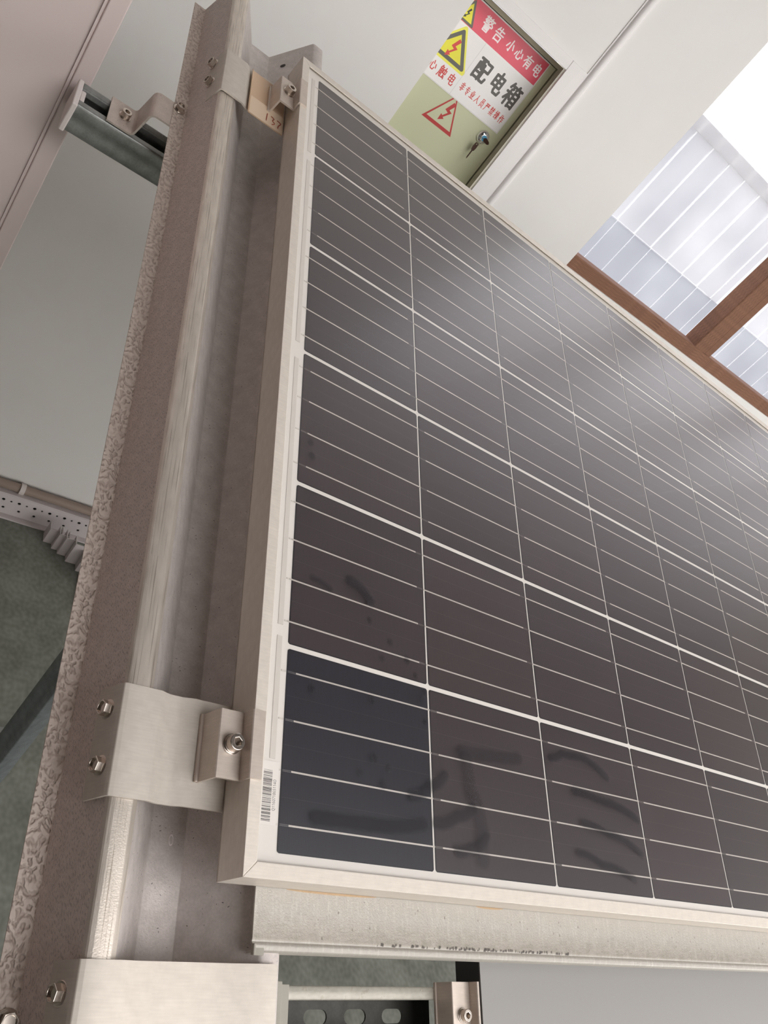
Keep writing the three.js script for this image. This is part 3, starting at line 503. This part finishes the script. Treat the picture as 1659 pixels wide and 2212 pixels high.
// ---------------------------------------------------------------- purlin along the lower edge of the module
{
  const t = inPanel('purlin', 'worn galvanised steel purlin running along under the lower edge of the solar panel', 'purlin', [0.005, -0.04, -0.031]);
  const a0 = 0.0165; // profile in (-y, z): under the frame, exposed face, rolled lip
  const pl = [[-0.05, -0.0012], [0.0125, -0.0012, 0.003], [0.0145, -0.0022, 0.002], [0.0165, -0.0005, 0.003], [0.0205, -0.0012, 0.003], [0.021, -0.0085]];
  // zinc tone darker towards the lip, plus scuffs and short black scrapes beside it (u = distance across, v = along)
  const wear = canvasTex(256, 2048, (g, W, H) => {
    let q = 5; const r2 = () => { q = (q * 1664525 + 1013904223) >>> 0; return q / 4294967296; };
    g.fillStyle = '#aca69d'; g.fillRect(0, 0, W, H);
    const at = (mm) => (50 + mm) / 95 * W;
    for (let i = 0; i < 2600; i++) { const v = r2() < 0.5 ? 225 : 150; g.fillStyle = `rgba(${v},${v - 4},${v - 12},0.10)`; g.fillRect(at(-24 + r2() * 42), r2() * H, 4 + r2() * 24, 1 + r2() * 4); }
    { const gr = g.createLinearGradient(at(-6), 0, at(13), 0); gr.addColorStop(0, 'rgba(120,106,92,0)'); gr.addColorStop(1, 'rgba(120,106,92,0.34)'); g.fillStyle = gr; g.fillRect(at(-6), 0, at(13) - at(-6), H); }
    for (let i = 0; i < 700; i++) { g.fillStyle = 'rgba(105,94,80,0.06)'; const m = 12 - r2() * r2() * 18; g.beginPath(); g.ellipse(at(m), r2() * H, 2 + r2() * 6, 3 + r2() * 12, 0, 0, 7); g.fill(); }
    for (let i = 0; i < 120; i++) { g.fillStyle = 'rgba(52,44,38,0.75)'; const y = (1 - 0.13 - 0.27 * r2()) * H; g.fillRect(at(11.2 + r2() * 1.5), y, 3 + r2() * 2, 1 + r2() * 5); }
    for (let i = 0; i < 60; i++) { g.fillStyle = 'rgba(80,70,60,0.5)'; g.fillRect(at(-18 + r2() * 30), r2() * H, 2 + r2() * 4, 1 + r2() * 2); }
    for (const [y0, y1] of [[0.87, 0.97], [0.7, 0.74]]) { g.fillStyle = 'rgba(190,138,76,0.5)'; g.beginPath(); g.ellipse(at(-21.5), (y0 + y1) / 2 * H, 4, (y1 - y0) / 2 * H, 0, 0, 7); g.fill(); }
  });
  wear.wrapS = wear.wrapT = THREE.RepeatWrapping; wear.repeat.set(1 / 0.095, 1 / 0.9);
  part('flange', sweep(fillet(pl, 6), 0.0018, 0, 1.62, alongX, { steps: 24 }), std({ name: 'worn_purlin_zinc', map: wear, bumpMap: galvBump, bumpScale: 0.0002, metalness: 0.25, roughness: 0.48 }), t);
  part('end_tab', merge(box(0.0105, 0.0055, 0.0018, 0.0052, -0.0205, -0.0008, 0.0006), box(0.0018, 0.0075, 0.004, 0.0008, -0.0195, 0.0006, 0.0006)), M.worn, t);
  part('web', box(1.6, 0.0015, 0.05, 0.82, 0.045, -0.027), M.worn, t);
}

// ---------------------------------------------------------------- strut channel and hanger strap at upper left
function channel(w, h, lip, drop, len, th = 0.0022, groove = 0.0012) {   // section in (y, z), open side up at z = 0, along +x from 0
  const p = [[-w / 2 + lip, -drop], [-w / 2 + lip, 0, 0.0022], [-w / 2, 0, 0.0028], [-w / 2, -h * 0.33], [-w / 2 + groove, -h * 0.4], [-w / 2 + groove, -h * 0.62], [-w / 2, -h * 0.69], [-w / 2, -h, 0.0035], [w / 2, -h, 0.0035], [w / 2, -h * 0.69], [w / 2 - groove, -h * 0.62], [w / 2 - groove, -h * 0.4], [w / 2, -h * 0.33], [w / 2, 0, 0.0028], [w / 2 - lip, 0, 0.0022], [w / 2 - lip, -drop]];
  return sweep(fillet(p, 4), th, 0, len, (a, b, t) => V(t, a, b));
}
{
  const t = inPanel('strut_channel', 'dark galvanised strut channel sticking out from under the roof sheet at upper left', 'strut channel', [-0.2455, 0.8495, -0.1425]);
  part('channel', channel(0.045, 0.041, 0.0105, 0.008, 1.1), M.zinc, t);
  part('end_cap', merge(box(0.007, 0.05, 0.045, -0.0035, 0, -0.021, 0.002), box(0.006, 0.024, 0.012, 0.003, 0, -0.008, 0.002)), M.caulk, t);
  const h = inPanel('hanger_strap', 'bent steel hanger strap bolted onto the strut channel at upper left', 'strap', [-0.195, 0.851, -0.1425]);
  const d = 0.195;
  part('strap', sweep(fillet([[-0.2118 + d, 0.0042], [-0.1785 + d, 0.0042, 0.007], [-0.1725 + d, 0.0462, 0.008], [-0.128 + d, 0.0462]], 7), 0.0024, -0.0235, 0.0235, alongY), M.strap, h);
  socketBolt(h, -0.1925 + d, 0.0, 0.0056, 0.95);
  const s = scene.children.find((o) => o.name === 'roof_sheet'); hexScrew(s, -0.1405, 0.8655, -0.0938, 0, 0.25, 1.15);
}

// ---------------------------------------------------------------- lower tier: slotted channel, clamp, grey panel
{
  const zr = -0.2405, yf = -0.0765, W = 0.054;
  const t = inPanel('slotted_channel', 'slotted strut channel seen through the gap at the bottom edge', 'strut channel', [0.15, yf - W / 2, zr]);
  const L = 0.262, th = 0.0022, H = 0.041;
  const holes = []; for (let x = 0.035; x < L - 0.02; x += 0.0535) holes.push(slot(x - 0.006, x + 0.0245, 0.0005, 0.007));
  const web = prism(rect(0, -W / 2, L, W / 2), -H, -H + th, 0, holes);
  const side = (s) => sweep(fillet([[s * W / 2, -H], [s * W / 2, 0, 0.0028], [s * (W / 2 - 0.0105), 0, 0.0022], [s * (W / 2 - 0.0105), -0.008]], 4), th, 0, L, (a, b, q) => V(q, a, b));
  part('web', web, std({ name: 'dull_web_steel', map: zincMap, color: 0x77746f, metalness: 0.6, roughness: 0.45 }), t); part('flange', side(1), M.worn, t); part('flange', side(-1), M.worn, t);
  const c = endClamp('end clamp on the slotted channel at the bottom edge, gripping the flat grey panel', 0.4155, -0.103, 0.064, zr + 0.001, 0.0285, 0.0255, 0.0125, 0.0125, 0.95);
  const g = inPanel('grey_panel', 'flat plain grey panel below the purlin at lower right', 'panel', [0.4165, -0.24, -0.2385]);
  part('body', box(1.2, 0.36, 0.0375, 0.6, 0.03, 0.0195, 0.001), M.black, g);
  part('face', box(1.199, 0.359, 0.0012, 0.6, 0.03, 0.0388), M.grey, g);
  const k = inPanel('channel_bracket', 'pale aluminium bracket plates at the left end of the slotted channel', 'bracket', [0.172, -0.105, zr]);
  part('plate', box(0.0165, 0.066, 0.004, -0.006, 0, 0.003, 0.0008), M.worn, k);
  part('plate', box(0.0105, 0.06, 0.003, 0.0065, 0.0005, 0.0018, 0.0008), M.worn, k);
  hexScrew(k, -0.013, 0.018, 0.0045, 0, 0.1, 1.0);
}

// ---------------------------------------------------------------- things along the foot of the back wall
{
  const t = thing('slotted_bar', 'white perforated steel bar lying along the foot of the wall behind the roof sheet', 'steel bar', V(0.2, FY, -1.37));
  const holes = []; for (let x = -0.43; x < 0.5; x += 0.0385) { holes.push(circle(0.0042, 14, x, 0.052)); holes.push(circle(0.0028, 12, x + 0.019, 0.0515)); holes.push(circle(0.0036, 12, x + 0.008, 0.026)); }
  part('face', prism(rect(-0.5, 0.006, 0.55, 0.071), 0, 0.002, 0, holes), M.tray, t);
  part('flange', merge(box(1.05, 0.003, 0.026, 0.025, 0.0725, -0.011, 0.001), box(1.05, 0.005, 0.03, 0.025, 0.003, 0.002, 0.001)), M.tray, t);
  part('back', box(1.05, 0.06, 0.002, 0.025, 0.036, -0.02), M.hole, t);
  const p = thing('wall_pipe', 'thin tan pipe running along the wall just above the perforated bar', 'pipe', V(0.2, -0.993, -1.386));
  const g = new THREE.CylinderGeometry(0.0115, 0.0115, 1.2, 24); g.rotateZ(Math.PI / 2); part('pipe', g, M.pipe, p);
  part('clip', (() => { const c = new THREE.CylinderGeometry(0.0145, 0.0145, 0.012, 24); c.rotateZ(Math.PI / 2); c.translate(-0.13, 0, 0); return c; })(), M.caulk, p);
}
const stack = [[0.178, 0.03, 0.05, -1.318], [0.197, 0.024, 0.058, -1.302], [0.214, 0.026, 0.064, -1.29], [0.24, 0.034, 0.07, -1.272], [0.262, 0.022, 0.06, -1.25], [0.28, 0.022, 0.062, -1.24], [0.285, 0.02, 0.05, -1.19]];
const stackLabels = ['leftmost and smallest white aluminium profile of the row on the floor', 'second white aluminium profile from the left in the row on the floor', 'third white aluminium profile from the left in the row on the floor', 'widest white aluminium profile in the middle of the row on the floor', 'fifth white aluminium profile from the left beside the widest one', 'white aluminium profile at the right end of the row touching the sheet edge', 'single white aluminium profile lying in front of the row on the floor'];
stack.forEach(([x, w, h, z], i) => {
  const t = thing('aluminium_profile', stackLabels[i], 'profile', V(x, FY, z), null, 'white aluminium profiles on the floor');
  part('profile', sweep(fillet([[-w / 2, 0.03], [-w / 2, 0.001, 0.001], [w / 2, 0.001, 0.001], [w / 2, 0.02]], 2), 0.002, 0, h, (a, b, q) => V(a, q, -b)), M.tray, t);
});

// rack upright below the sheet, floor strip
{
  const t = thing('rack_upright', 'galvanised strut upright of the rack rising from the floor at the left edge', 'upright', V(0.09, FY, -0.655));
  const g = channel(0.041, 0.041, 0.01, 0.007, 0.93); g.rotateZ(Math.PI / 2); g.rotateY(0.5 + Math.PI);
  part('upright', g, std({ name: 'upright_zinc', map: zincMap, color: 0xd8e0e6, metalness: 0.35, roughness: 0.42 }), t);
  part('base_plate', box(0.12, 0.006, 0.1, 0.0, 0.003, -0.06, 0.001), M.zinc, t);
}
{
  const t = thing('floor_strip', 'narrow dark strip on the grey floor in front of the wall', 'strip', V(0.262, FY, -1.12));
  part('strip', box(0.008, 0.004, 0.24, 0, 0.002, 0, 0.001), M.pipe, t);
}
renderer.render(scene, camera);
